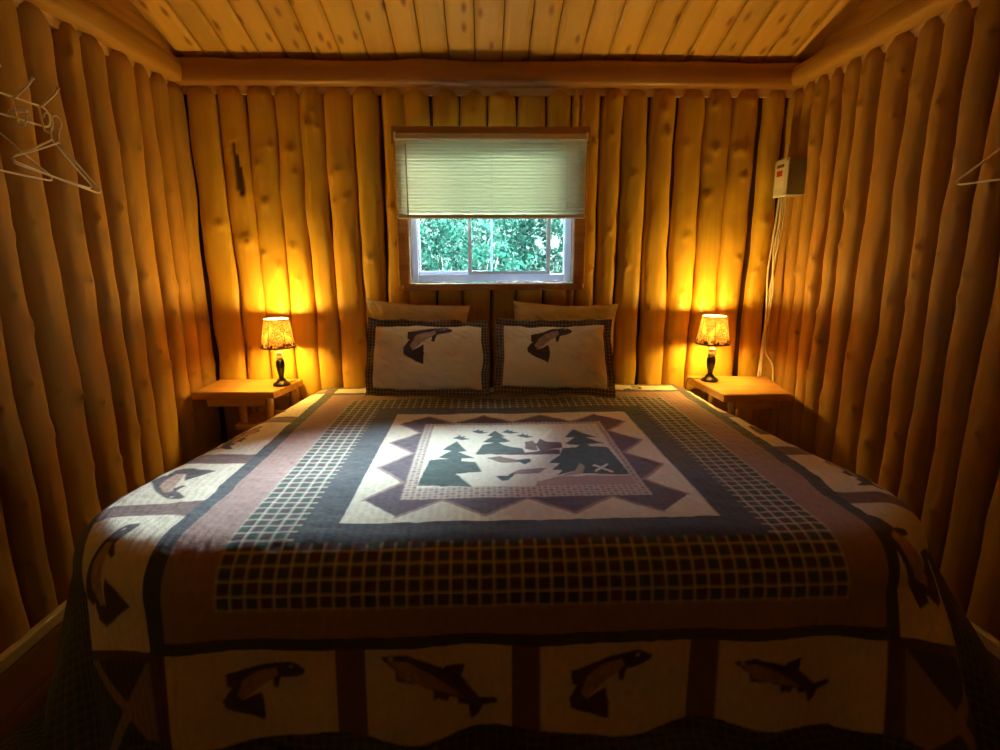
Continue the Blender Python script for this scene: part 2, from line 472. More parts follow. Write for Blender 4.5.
# cap logs over the tops of the wall logs
PALEW = wood_obj('fresh cut pine', (.80, .58, .28), (.66, .44, .18), axis=0, coat=0, rough=.6)
def cap_log(name, p0, p1, inward, zb, zt, prot, back, label, seed, mat=None, rec=.02):
    """squared-off rounded log; inward = unit vector into the room"""
    p0 = np.array(p0, float); p1 = np.array(p1, float); L = np.linalg.norm(p1-p0)
    d = (p1-p0)/L; inn = np.array(inward, float)
    ns = int(L/.02)
    sec = [(-back, zb), (prot*.0, zb), (prot*.72, zb+.002), (prot*.94, zb+.018), (prot, zb+(zt-zb)*.35), (prot*1.0, zb+(zt-zb)*.6), (prot*.9, zt-.014), (prot*.55, zt), (-back, zt)]
    sv = np.linspace(0, L, ns)
    nsx = len(sec)
    V = []; U = []
    for j, (o, z) in enumerate(sec):
        dz = .006*vnoise(sv*2.2, sv*0+j*.1, seed)+.004*vnoise(sv*7, sv*0+j*.2, seed+1) if z > zb+.03 else 0*sv
        do = .006*vnoise(sv*3, sv*0+j*.15, seed+2)+.003*vnoise(sv*11, sv*0+j*.3, seed+5) if o > 0 else 0*sv
        P = p0[None, :]+sv[:, None]*d+(o+do)[:, None]*inn
        P[:, 2] = z+dz
        V.append(P); U.append(np.c_[np.full(ns, j*.025), sv+seed])
    V = np.stack(V).reshape(-1, 3); U = np.stack(U).reshape(-1, 2)
    F = grid_idx(nsx, ns)
    F2 = []
    o = np_mesh(name, V, F, mat or CAPW, np.ones((len(V), 3)), U)
    # pale scribed edge coped down between the log tops
    a = p0-inn*rec; b = p1-inn*rec; a2 = p0-inn*(rec+.02); b2 = p1-inn*(rec+.02)
    lo = zb-.034
    V2 = [(*q[:2], z) for z in (lo, zb+.004) for q in (a, b, b2, a2)]
    MB().add(V2, [(3,2,1,0), (4,5,6,7), (0,1,5,4), (1,2,6,5), (2,3,7,6), (3,0,4,7)]).build('scribed_edge', PALEW, o)
    return struct(o, label)
cap_log('trim_1', (-1.62, YB, 0), (1.75, YB, 0), (0, -1, 0), CAPB, CAPT, .052, .09, 'hewn cap log along the top of the back wall', 3)
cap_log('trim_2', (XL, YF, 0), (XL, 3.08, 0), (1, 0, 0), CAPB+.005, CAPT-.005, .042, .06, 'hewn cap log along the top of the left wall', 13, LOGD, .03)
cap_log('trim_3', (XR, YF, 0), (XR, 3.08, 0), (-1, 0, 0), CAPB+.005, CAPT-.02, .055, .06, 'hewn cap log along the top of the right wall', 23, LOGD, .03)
# baseboards
m = MB(); m.box(XL-.01, XL+.018, YF, 3.02, 0, .045, .005)
struct(m.build('baseboard_left', BASEW), 'pale baseboard under the left log wall')
m = MB(); m.box(XR-.018, XR+.01, YF, 3.02, 0, .045, .005)
struct(m.build('baseboard_right', BASEW), 'pale baseboard under the right log wall')

# ------------------------------------------------------------------ window
m = MB()     # outer vinyl frame
fy0, fy1 = 3.075, 3.135
fw = .034
m.box(WX0, WX0+fw, fy0, fy1, WZ0, WZ1, .004); m.box(WX1-fw, WX1, fy0, fy1, WZ0, WZ1, .004)
m.box(WX0+fw, WX1-fw, fy0, fy1, WZ0, WZ0+.040, .004); m.box(WX0+fw, WX1-fw, fy0, fy1, WZ1-.04, WZ1, .004)
win = struct(m.build('window_1', VINYL), 'white sliding window in the back log wall')
def sash(x0, x1, y0, y1, w):
    m = MB(); z0, z1 = WZ0+.036, WZ1-.036
    m.box(x0, x0+w, y0, y1, z0, z1, .003); m.box(x1-w, x1, y0, y1, z0, z1, .003)
    m.box(x0+w, x1-w, y0, y1, z0, z0+.022, .003); m.box(x0+w, x1-w, y0, y1, z1-.022, z1, .003)
    return m
s1 = sash(-.077, .378, 3.083, 3.103, .021).build('sash', VINYL, win)
s2 = sash(WX0+.03, .060, 3.108, 3.128, .012).build('sash', VINYL, win)
gm, nt, out = new_mat('window glass')
tr = N(nt, 'ShaderNodeBsdfTransparent'); gl = N(nt, 'ShaderNodeBsdfGlossy', Roughness=.02)
fr = N(nt, 'ShaderNodeFresnel', IOR=1.45); mx = N(nt, 'ShaderNodeMixShader')
nt.links.new(fr.outputs[0], mx.inputs[0]); nt.links.new(tr.outputs[0], mx.inputs[1]); nt.links.new(gl.outputs[0], mx.inputs[2])
nt.links.new(mx.outputs[0], out.inputs[0])
tr.inputs[0].default_value = (.93, .97, .97, 1)
m = MB(); m.box(-.058, .359, 3.091, 3.095, WZ0+.055, WZ1-.055); m.build('pane', gm, s1)
m = MB(); m.box(WX0+.04, .05, 3.116, 3.120, WZ0+.055, WZ1-.055); m.build('pane', gm, s2)
m = MB(); m.box(.06, WX1-.033, 3.116, 3.120, WZ0+.038, WZ1-.038); m.build('pane', gm, win)
# wooden casing and reveal
m = MB()
m.box(-.448, WX0, 2.985, 3.10, WZ0-.02, 1.80, .006); m.box(WX1, .555, 2.985, 3.10, WZ0-.02, 1.80, .006)
m.box(-.458, .565, 2.983, 3.004, 1.80, 1.89, .006)
m.build('casing', TRIMW, win)
m = MB(); m.box(-.425, .545, 2.955, 3.075, WZ0-.040, WZ0-.004, .006); m.build('sill', TRIMW, win)

# ------------------------------------------------------------------ venetian blind
BX0, BX1, BY = -.437, .543, 2.955
bm_, nt, out = new_mat('cream blind slat')
df = N(nt, 'ShaderNodeBsdfDiffuse'); df.inputs[0].default_value = (.80, .78, .68, 1)
tl = N(nt, 'ShaderNodeBsdfTranslucent'); tl.inputs[0].default_value = (.93, .92, .74, 1)
mx = N(nt, 'ShaderNodeMixShader'); mx.inputs[0].default_value = .55
nt.links.new(df.outputs[0], mx.inputs[1]); nt.links.new(tl.outputs[0], mx.inputs[2]); nt.links.new(mx.outputs[0], out.inputs[0])
BRAIL = simple('cream blind rail', (.70, .62, .48), .4)
blind = thing('venetian_blind', 'cream venetian blind half lowered over the window', 'blind', (.053, BY, 1.435))
bx0, bx1 = BX0-.053, BX1-.053
m = MB(); m.box(bx0, bx1, -.018, .018, .382, .412, .004); m.build('head_rail', BRAIL, blind)
for sx in (bx0, bx1-.012):
    m = MB(); m.box(sx, sx+.012, -.021, .021, .377, .417, .003); m.build('bracket', PLASTIC, blind)
ns = 22
for k in range(ns):
    z = .030+k*(.342/(ns-1))
    m = MB(); V = []; F = []
    n_ = 7
    for j in range(n_):
        t = (j/(n_-1)-.5)
        wv = .026
        yy = -.006*math.cos(t*PI)+.5*0; 
        ang = math.radians(64)
        px = t*wv; py = .0035*(1-(2*t)**2)
        Y_ = -px*math.cos(ang)-py*math.sin(ang); Z_ = px*math.sin(ang)-py*math.cos(ang)
        for x in (bx0+.004, bx1-.004): V.append((x, Y_, z+Z_))
    for j in range(n_-1): F.append((2*j, 2*j+1, 2*j+3, 2*j+2))
    nb = len(V)
    V2 = [(p[0], p[1]+.0008, p[2]) for p in V]
    m.add(V+V2, F+[tuple(i+nb for i in f)[::-1] for f in F]+[(0, nb, nb+1, 1), (2*n_-2, 2*n_-1, nb+2*n_-1, nb+2*n_-2)])
    m.build('slat', bm_, blind, smooth=True)
m = MB(); m.box(bx0+.002, bx1-.002, -.014, .014, 0, .020, .004); m.build('bottom_rail', BRAIL, blind)
for x in (bx0+.055, .0, bx1-.085):
    m = MB(); m.tube([(x, -.0155, .018), (x, -.0155, .385)], .0012, 6); m.tube([(x, .0155, .018), (x, .0155, .385)], .0012, 6)
    m.build('ladder_cord', PLASTIC, blind)
m = MB(); m.tube([(bx0+.058, -.024, .36), (bx0+.060, -.026, .0), (bx0+.061, -.026, -.09)], .0035, 8); m.build('tilt_wand', simple('clear wand', (.50, .40, .26), .25), blind)
m = MB(); xx = bx1-.075
m.tube([(xx, -.022, .36), (xx-.002, -.023, .075)], .0016, 6)
for i, (dx, dz) in enumerate(((-.03, .06), (-.027, .072))):
    m.tube([(xx+dx, -.022, .36), (xx+dx, -.023, dz)], .0012, 6)
    m.lathe([(.002, 0), (.006, .003), (.005, .018), (.002, .022)], 10, (xx+dx, -.023, dz-.018))
m.build('lift_cord', PLASTIC, blind)

# cord lying on the sill
m = MB(); pts = []
for k in range(60):
    t = k/59
    pts.append((.07+.36*t, 2.985+.018*math.sin(t*19)+.006*math.sin(t*43), WZ0+.001+.0035*abs(math.sin(t*23))))
m.tube(pts, .0036, 8)
tag(m.build('cord', PLASTIC, smooth=True), 'loose white cord lying on the window sill', 'cord')

# ------------------------------------------------------------------ outdoors
g = simple('outdoor grass', (.012, .032, .012), .9, noise=.3, nscale=6)
m = MB()
nx = 30
V = []; 
for i in range(nx):
    for j in range(nx):
        x = -14+28*i/(nx-1); y = 3.3+22*j/(nx-1)
        V.append((x, y, -.35+.12*float(vnoise(x*.6, y*.6, 4))+.10*max(0, y-7)+.7*max(0, y-11)))
m.add(V, grid_faces(nx, nx))
struct(m.build('ground', g, smooth=True), 'grassy ground outside the window')
lm, nt, out = new_mat('green leaf')
at = N(nt, 'ShaderNodeAttribute', attribute_name='Col')
df = N(nt, 'ShaderNodeBsdfDiffuse'); tl = N(nt, 'ShaderNodeBsdfTranslucent')
nt.links.new(at.outputs['Color'], df.inputs[0]); nt.links.new(at.outputs['Color'], tl.inputs[0])
gs = N(nt, 'ShaderNodeBsdfGlossy', Roughness=.35)
mx = N(nt, 'ShaderNodeMixShader'); mx.inputs[0].default_value = .5
nt.links.new(df.outputs[0], mx.inputs[1]); nt.links.new(tl.outputs[0], mx.inputs[2])
mx2 = N(nt, 'ShaderNodeMixShader'); mx2.inputs[0].default_value = .006
nt.links.new(mx.outputs[0], mx2.inputs[1]); nt.links.new(gs.outputs[0], mx2.inputs[2]); nt.links.new(mx2.outputs[0], out.inputs[0])
BARK = simple('bark', (.12, .085, .06), .9, noise=.3, nscale=30)
def shrub(x, y, h, w, seed, nleaf, label, ls):
    root = thing('leafy_shrub', label, 'shrub', (x, y, -.35+.10*max(0, y-7)), 0, 'shrubs outside the window')
    r = np.random.default_rng(seed)
    # leaves in drooping sprays
    nsp = nleaf//14
    V = []; C = []
    cen = r.normal(size=(nsp, 3)); cen /= np.linalg.norm(cen, axis=1)[:, None]
    rad = r.uniform(.35, 1, (nsp, 1))**.6
    cen = cen*rad*np.array([w, w*.8, h*.5])+np.array([0, 0, h*.52])
    for c in cen:
        dr = r.normal(size=3); dr[2] -= .3; dr /= np.linalg.norm(dr)
        shade = r.uniform(.65, 1.15)
        for k in range(14):
            p = c+dr*ls*(k//2)*.75+r.normal(size=3)*ls*.25
            d = dr*.5+r.normal(size=3)*.6; d /= np.linalg.norm(d)
            s = np.cross(d, r.normal(size=3)); s /= np.linalg.norm(s)
            L = ls*r.uniform(.8, 1.5); W = L*.26
            V.append([p, p+d*L*.5+s*W, p+d*L, p+d*L*.5-s*W])
            g_ = shade*r.uniform(.8, 1.2)
            C.append(np.tile(np.array([.013, .055, .036])*g_, (4, 1)))
    V = np.array(V).reshape(-1, 3); C = np.clip(np.array(C).reshape(-1, 3), 0, .95)
    np_mesh('foliage', V, np.arange(len(V)).reshape(-1, 4), lm, C, parent=root, smooth=False)
    m = MB()
    for k in range(6):
        a = 2*PI*k/6+r.uniform(0, 1); q = r.uniform(.2, .6)
        m.tube([(0, 0, -.05), (w*q*.4*math.cos(a), w*q*.4*math.sin(a), h*.35), (w*q*math.cos(a), w*q*math.sin(a), h*.8)], [.02, .013, .004], 6)
    m.build('stem', BARK, root, smooth=True)
    return root
SHL = 'bright green leafy shrub outside, seen through the window glass'
for i, (x, y, h, w) in enumerate([(-2.6, 5.4, 2.1, .75), (-.25, 5.3, 2.0, .75), (2.1, 5.5, 2.1, .75),
                                  (-1.55, 7.6, 2.8, .85), (1.05, 7.5, 2.7, .85), (3.6, 7.6, 2.8, .85),
                                  (-3.2, 10.2, 3.2, 1.1), (-.1, 10.1, 3.4, 1.1), (2.9, 10.3, 3.3, 1.1)]):
    shrub(x, y, h, w, 40+i, 11000, SHL, .046+.008*(i//3))

# ------------------------------------------------------------------ fabric patterns
CREAM = np.array([.78, .70, .545]); NAVY = np.array([.080, .086, .094]); GREEN = np.array([.066, .098, .084])
ROSE = np.array([.41, .26, .225]); BROWN = np.array([.21, .125, .105]); PURP = np.array([.105, .072, .085])
DKBRN = np.array([.10, .05, .042]); TAN = np.array([.40, .28, .185])
FISH_A = dict(
    dark=[(755,265),(720,243),(690,238),(600,252),(500,280),(448,290),(450,345),(466,350),(432,398),(438,436),(470,460),(575,512),(580,440),(572,378),(500,415),(560,362),(610,325),(625,318),(622,350),(640,356),(655,308),(700,300),(745,285)],
    belly=[(640,268),(560,285),(505,325),(478,385),(500,415),(560,362),(610,325),(650,295)],
    box=(430, 755, 238, 512), eye=(700, 258))
FISH_B = dict(
    dark=[(395,488),(470,483),(530,508),(578,533),(580,523),(638,523),(628,566),(660,610),(686,640),(735,628),(737,646),(697,665),(682,700),(662,716),(653,668),(625,662),(618,640),(598,628),(590,646),(563,627),(550,632),(548,600),(500,572),(443,562),(440,530),(405,502)],
    belly=[(415,500),(470,503),(530,540),(590,590),(640,645),(605,625),(520,580),(450,552),(446,528)],
    box=(395, 737, 483, 716), eye=(425, 494))
def paint_fish(X, Y, C, fish, cx, cy, w, ang=0, flip=1, pink=True):
    """X right, Y up in fabric units; w = width of the fish"""
    b = fish['box']; k = w/(b[1]-b[0])
    mx_, my_ = (b[0]+b[1])/2, (b[2]+b[3])/2
    ca, sa = math.cos(ang), math.sin(ang)
    near = (abs(X-cx) < w) & (abs(Y-cy) < w)
    if not near.any(): return
    dx = (X[near]-cx); dy = (Y[near]-cy)
    u = (ca*dx+sa*dy)*flip; v = -sa*dx+ca*dy
    px = u/k+mx_; py = my_-v/k
    c = C[near]
    dk = in_poly(px, py, fish['dark']); bl = in_poly(px, py, fish['belly'])
    c[dk] = DKBRN*.55+NAVY*.5
    nz = vnoise(px*.09, py*.09, 5)[bl][:, None]
    c[bl] = (BROWN*.9+TAN*.7)*(1+.22*nz)
    ex, ey = fish['eye']
    e = (px-ex)**2+(py-ey)**2 < 7.5**2
    c[e] = CREAM*.8
    C[near] = c
def plaid(a, b, p=.036, w=.0062, c0=GREEN, c1=PURP, line=CREAM):
    """gingham of dark squares under thin pale lines"""
    fa = np.abs((a/p) % 1-.5); fb = np.abs((b/p) % 1-.5)
    la = np.clip((fa-(.5-w/p*.75))/(w/p*.35), 0, 1); lb = np.clip((fb-(.5-w/p*.75))/(w/p*.35), 0, 1)
    ia = np.floor(a/p).astype(int); ib = np.floor(b/p).astype(int)
    alt = ((ia+ib) % 2 == 0)[..., None]
    base = np.where(alt, c0, c1)
    base = base*(1+.12*vnoise(a*180, b*180, 8))[..., None]
    l = (1-(1-la)*(1-lb))*.62+la*lb*.25
    return base*(1-l[..., None])+line*.95*l[..., None]

MED = dict(
 ltree=[(-0.237,0.146),(-0.287,0.048),(-0.253,0.036),(-0.299,-0.035),(-0.258,-0.05),(-0.325,-0.06),(-0.345,-0.282),(-0.168,-0.3),(-0.227,-0.183),(-0.137,-0.174),(-0.162,-0.078),(-0.212,-0.064),(-0.213,-0.039),(-0.163,-0.041),(-0.225,0.026),(-0.194,0.033)],
 mtree=[(-0.083,0.276),(-0.115,0.212),(-0.094,0.204),(-0.135,0.136),(-0.091,0.134),(-0.135,0.106),(-0.159,0.01),(0.024,0.016),(0.018,0.058),(-0.048,0.094),(-0.071,0.133),(-0.021,0.14),(-0.059,0.203),(-0.043,0.202)],
 rtree=[(0.248,0.279),(0.2,0.183),(0.24,0.181),(0.188,0.108),(0.245,0.091),(0.225,0.063),(0.171,0.057),(0.151,-0.015),(0.101,-0.089),(0.139,-0.102),(0.105,-0.159),(0.138,-0.171),(0.114,-0.224),(0.181,-0.173),(0.21,-0.105),(0.221,-0.141),(0.201,-0.207),(0.36,-0.213),(0.345,0.058),(0.281,0.075),(0.277,0.104),(0.345,0.101),(0.281,0.179),(0.329,0.168),(0.266,0.244)],
 ground=[(-0.159,0.021),(0.024,0.016),(0.16,0.046),(0.153,-0.007),(0.059,-0.009),(-0.159,-0.0)],
 cab1=[(0.033,0.129),(0.064,0.148),(0.077,0.098),(0.073,0.033),(0.027,0.052)],
 cab2=[(0.075,0.106),(0.097,0.172),(0.113,0.134),(0.176,0.123),(0.172,0.065),(0.081,0.022)],
 fish1=[(-0.122,-0.043),(-0.071,-0.024),(-0.009,-0.06),(0.037,-0.049),(0.04,-0.074),(0.014,-0.109),(-0.002,-0.084),(-0.073,-0.089)],
 fish2=[(-0.09,-0.216),(-0.052,-0.207),(-0.006,-0.154),(0.09,-0.142),(0.059,-0.19),(-0.026,-0.198),(-0.054,-0.249),(-0.071,-0.258)],
 path=[(0.21,-0.105),(0.221,-0.141),(0.201,-0.207),(0.121,-0.231),(0.181,-0.173)],
 x1=[(0.256,-0.121),(0.312,-0.185),(0.304,-0.198),(0.248,-0.137)],
 x2=[(0.309,-0.123),(0.249,-0.196),(0.245,-0.182),(0.301,-0.116)],
 goose=[(-0.19,0.263),(-0.167,0.286),(-0.154,0.306),(-0.146,0.278),(-0.125,0.291),(-0.133,0.264),(-0.099,0.25),(-0.146,0.232)],
 strip=[(0.043,-0.263),(0.121,-0.231),(0.367,-0.22),(0.363,-0.3),(0.032,-0.3)])

def quilt_colour(S, T):
    """S across (right), T along (towards the head); both from the medallion's centre"""
    sh = S.shape
    C = np.empty(sh+(3,)); C[:] = CREAM
    aT = np.abs(T)
    aT = np.where((T < -.795), .795+(aT-.795)*1.55+.012, aT)
    aT = np.where(T > .795, .795+(aT-.795)*1.2, aT)
    A = np.maximum(np.abs(S), aT)
    # outer hem of dark green plaid with a scalloped inner edge
    C[:] = plaid(S, T, .026, .004, GREEN*.75, GREEN*.55+NAVY*.3, TAN*.55)
    edge_s = 1.255+.022*np.sin(T*2*PI/.62)
    edge_t = 1.150+.022*np.sin(S*2*PI/.50-1.2)
    inner = (np.abs(S) < edge_s) & (np.abs(T) < edge_t) & (T < 1.045)
    C[inner] = CREAM
    # sashing between panels, corner blocks
    side = inner & (np.abs(S) > .975) & (aT < .96)
    foot = inner & (aT > .975) & (np.abs(S) < .93)
    for c in (-.44, -.02, .455):
        C[side & (np.abs(T-c) < .045)] = BROWN
    for c in (-.47, -.03, .43):
        C[foot & (np.abs(S-c) < .036)] = BROWN
    corner = inner & (np.abs(S) > .93) & (aT > .96)
    U = np.abs(S)-1.105; V = np.abs(T)-1.05
    C[corner] = np.where(((U+V) > 0)[..., None], NAVY*.9, np.where(((U-V) > 0)[..., None], PURP*.8, TAN*.8))[corner]
    C[corner & ((np.abs(U-V) < .022) | (np.abs(U+V) < .022))] = ROSE*.8
    C[corner & ((np.abs(S) < .99) | (aT < 1.0))] = BROWN*.7
    # fish in the panels
    for cx, w, f, fl, an in ((-.69, .215, FISH_A, 1, 0), (-.25, .30, FISH_B, 1, -.05), (.19, .225, FISH_A, 1, 0.08), (.64, .255, FISH_B, 1, .12)):
        paint_fish(S, T, C, f, cx, -1.025, w, an, fl)
        paint_fish(S, T, C, f, -cx, .990, w*.55, an+PI, fl)
    for cy, w, f, fl, an in ((-.70, .27, FISH_A, 1, PI*.30), (-.22, .25, FISH_A, -1, PI*.78), (.20, .27, FISH_B, -1, .85), (.68, .2, FISH_A, 1, .6)):
        paint_fish(S, T, C, f, -1.105, cy, w, an, fl)
    for cy, w, f, fl, an in ((-.66, .33, FISH_A, 1, PI*.60), (-.23, .26, FISH_B, 1, -1.0), (.20, .25, FISH_A, 1, -1.1), (.68, .23, FISH_B, 1, -.9)):
        paint_fish(S, T, C, f, 1.10, cy, w, an, fl)
    # bands
    C[A < .975] = NAVY
    C[A < .925] = ROSE*.92
    p = A < .795
    C[p] = plaid(S, T)[p]
    C[A < .625] = NAVY*1.05
    C[A < .53] = CREAM
    # saw-tooth ring
    Fm = .385; per = .257
    P = np.where(np.abs(S) >= np.abs(T), T, S)
    O = A-Fm
    # triangles: valleys at 0, ±per, ±2per ; tips outwards between
    ph = np.abs((P/per) % 1-.5)*2           # 0 at a tip, 1 in a valley
    hgt = .105*(1-ph)
    Pm = np.abs(P)
    cornerz = (np.abs(S) > Fm) & (np.abs(T) > Fm)
    tri = (O >= 0) & (O < hgt) & ~cornerz
    rim = (O >= 0) & (O < hgt+.016) & ~cornerz
    C[rim & (A < .53)] = ROSE*.95
    C[tri] = (PURP*1.25)
    k = cornerz & ((np.abs(S)-Fm)+(np.abs(T)-Fm) < .105)
    C[k] = PURP*1.25
    # pink checked frame and scene
    fr_ = A < Fm
    C[fr_] = (plaid(S, T, .018, .006, ROSE*1.05, BROWN*1.3, CREAM*.95))[fr_]
    sc_ = (S > -.345) & (S < .36) & (T > -.30) & (T < .355)
    C[sc_] = (CREAM*1.0)
    for key, col in (('strip', ROSE*1.15), ('ground', DKBRN*1.2), ('ltree', GREEN*.95), ('mtree', GREEN*.95), ('rtree', GREEN*.9), ('cab1', BROWN*.9), ('cab2', DKBRN*1.4),
                     ('fish1', TAN*.6), ('fish2', ROSE*.85), ('path', TAN*1.2), ('x1', CREAM), ('x2', CREAM)):
        C[in_poly(S, T, MED[key]) & sc_] = col
    tail = (in_poly(S, T, MED['fish1']) & (S > -.01)) | (in_poly(S, T, MED['fish2']) & (S < -.03))
    C[tail] = GREEN*.8
    gs_ = np.array(MED['goose'])
    for ox, oy in ((0, 0), (.125, -.005), (-.075, -.08), (.185, -.055)):
        C[in_poly(S, T, [tuple(q) for q in (gs_-gs_.mean(0))*.8+gs_.mean(0)+np.array([ox, oy])])] = NAVY*1.2
    # smoke from the cabin
    C[in_poly(S, T, [(.098, .17), (.13, .25), (.16, .30), (.15, .25), (.112, .165)])] = CREAM*1.15
    # heathered yarn
    nz = .5*vnoise(S*95, T*95, 21)+.5*vnoise(S*210, T*40, 22)
    C *= (1+.13*nz)[..., None]
    return np.clip(C, .01, .9)

def fabric(name, stitch=True):
    m, nt, out = new_mat(name)
    b = N(nt, 'ShaderNodeBsdfPrincipled', Roughness=.85)
    b.inputs['Specular IOR Level'].default_value = .12
    b.inputs['Sheen Weight'].default_value = .15; b.inputs['Sheen Roughness'].default_value = .5
    at = N(nt, 'ShaderNodeAttribute', attribute_name='Col'); nt.links.new(at.outputs['Color'], b.inputs['Base Color'])
    uv = N(nt, 'ShaderNodeAttribute', attribute_name='suv')
    nz = N(nt, 'ShaderNodeTexNoise', Scale=58.0 if stitch else 40.0, Detail=3.0, Roughness=.55)
    nt.links.new(uv.outputs['Vector'], nz.inputs['Vector'])
    hgt = nz.outputs['Fac']
    if stitch:
        wv = N(nt, 'ShaderNodeTexWave', Scale=13.0, Distortion=.6, Detail=1.0)
        nt.links.new(uv.outputs['Vector'], wv.inputs['Vector'])
        wv.bands_direction = 'X'
        ad = N(nt, 'ShaderNodeMath', operation='MULTIPLY_ADD'); ad.inputs[1].default_value = .30
        nt.links.new(wv.outputs['Fac'], ad.inputs[0]); nt.links.new(nz.outputs['Fac'], ad.inputs[2])
        hgt = ad.outputs[0]
    bp = N(nt, 'ShaderNodeBump', Strength=.55 if stitch else .25, Distance=.005)
    nt.links.new(hgt, bp.inputs['Height']); nt.links.new(bp.outputs['Normal'], b.inputs['Normal'])
    nt.links.new(b.outputs[0], out.inputs[0])
    return m
QUILTM = fabric('quilted cotton'); PILM = fabric('pillow cotton', False)

# ------------------------------------------------------------------ bed and quilt
QX, QY, TOP = .13, 1.92, .53
bed = thing('bed', 'wide bed under the fish quilt against the back log wall', 'bed', (QX, QY, 0))
MATT = simple('mattress ticking', (.6, .57, .5), .8)
m = MB(); m.box(-.98, .98, -.62, 1.06, .29, TOP-.025, .05); m.build('mattress', MATT, bed, smooth=True, auto=40)
m = MB(); m.box(-.96, .96, -.60, 1.05, .11, .288, .02); m.build('box_spring', simple('box spring cloth', (.3, .28, .25), .9), bed)
for sx in (-1, 1):
    for yy in (-.5, .98):
        m = MB(); m.lathe([(.022, 0), (.03, .02), (.034, .112)], 12, (sx*.88, yy, 0)); m.build('leg', PEGW, bed)

st = .0046
s = np.arange(-1.76, 1.6401, st); t = np.arange(-1.245, 1.0801, st)
S, T = np.meshgrid(s, t, indexing='ij')
colq = sum(quilt_colour(S+ox*st/4, T+oy*st/4) for ox, oy in ((-1, -1), (1, -1), (-1, 1), (1, 1)))/4
a0L = np.interp(T, [-.45, -.2, .1, .56, 1.1], [1.225, 1.19, 1.13, 1.05, .975])
a0R = np.interp(T, [-.45, -.2, .1, .56, 1.1], [1.11, 1.08, 1.02, .965, .93])
a0 = np.where(S < 0, a0L, a0R)
b0, rho, rr_ = .586, .33, .13
aS = np.abs(S); fT = -T
dx = np.maximum(aS-(a0-rho), 0); dy = np.maximum(fT-(b0-rho), 0)
pn = 3.2
cornerq = (dx > 0) & (dy > 0)
rad = np.where(cornerq, (dx**pn+dy**pn)**(1/pn), np.maximum(dx, dy))
rad2 = np.maximum(rad, 1e-6)
phi = np.arctan2(dy, dx)
# unit direction (circle)
ux, uy = np.cos(phi), np.sin(phi)
ux = np.where(cornerq, ux, (dx > 0)*1.0); uy = np.where(cornerq, uy, (dy > 0)*1.0)
d = np.maximum(rad-rho, 0)
arc = rr_*PI/2
off = np.where(d < arc, rr_*np.sin(np.minimum(d, arc)/rr_), rr_)
drop = np.where(d < arc, rr_*(1-np.cos(np.minimum(d, arc)/rr_)), rr_+(d-arc))
hang = np.maximum(d-arc, 0)
sin2 = np.where(cornerq, np.abs(2*ux*uy), 0)
along = np.where(dy > dx, S, T)
fl = .06+np.where(S > 0, .62, .25)*sin2
wave = .016*np.sin(along*2*PI/.50+.7)+.010*np.sin(along*2*PI/.29+1.9)
off = off+fl*hang+wave*np.clip(hang/.3, 0, 1)*(1+1.2*sin2*np.sin(phi*7))
drop = drop*1.0-.05*fl*hang
# gently uneven where the cloth turns over the edge
Z = TOP-drop
extra = np.maximum(.012-Z, 0)
Z = np.maximum(Z, .012+.004*vnoise(S*14, T*14, 9)**2)
off = off+extra*.85
flat = np.minimum(rad, rho)
PX = np.where(dx > 0, np.sign(S)*((a0-rho)+ux*(flat+off)), S)
PY = np.where(dy > 0, -((b0-rho)+uy*(flat+off)), T)
topw = np.clip(1-d/.06, 0, 1)
Z = Z+topw*(.006*vnoise(S*2.3, T*2.3, 31)+.0025*vnoise(S*9, T*9, 32))+.0016*vnoise(S*38, T*38, 33)
head = np.clip((T-.88)/.2, 0, 1); 
PX = np.where((T > .35) & (PX > 1.0), 1.0+.03*np.tanh((PX-1.0)/.06)+.02*np.clip((.6-T)/.25, 0, 1), PX)
V = np.c_[(PX+QX).ravel(), (PY+QY).ravel(), Z.ravel()]
# keep clear of the nightstands at the head: sides hang straighter there
quilt = np_mesh('quilt', V, grid_idx(len(s), len(t)), QUILTM, colq.reshape(-1, 3), np.c_[S.ravel(), T.ravel()])
sol = quilt.modifiers.new('thickness', 'SOLIDIFY'); sol.thickness = .007; sol.offset = -1
tag(quilt, 'patchwork quilt with trout panels and plaid bands spread over the bed', 'quilt')

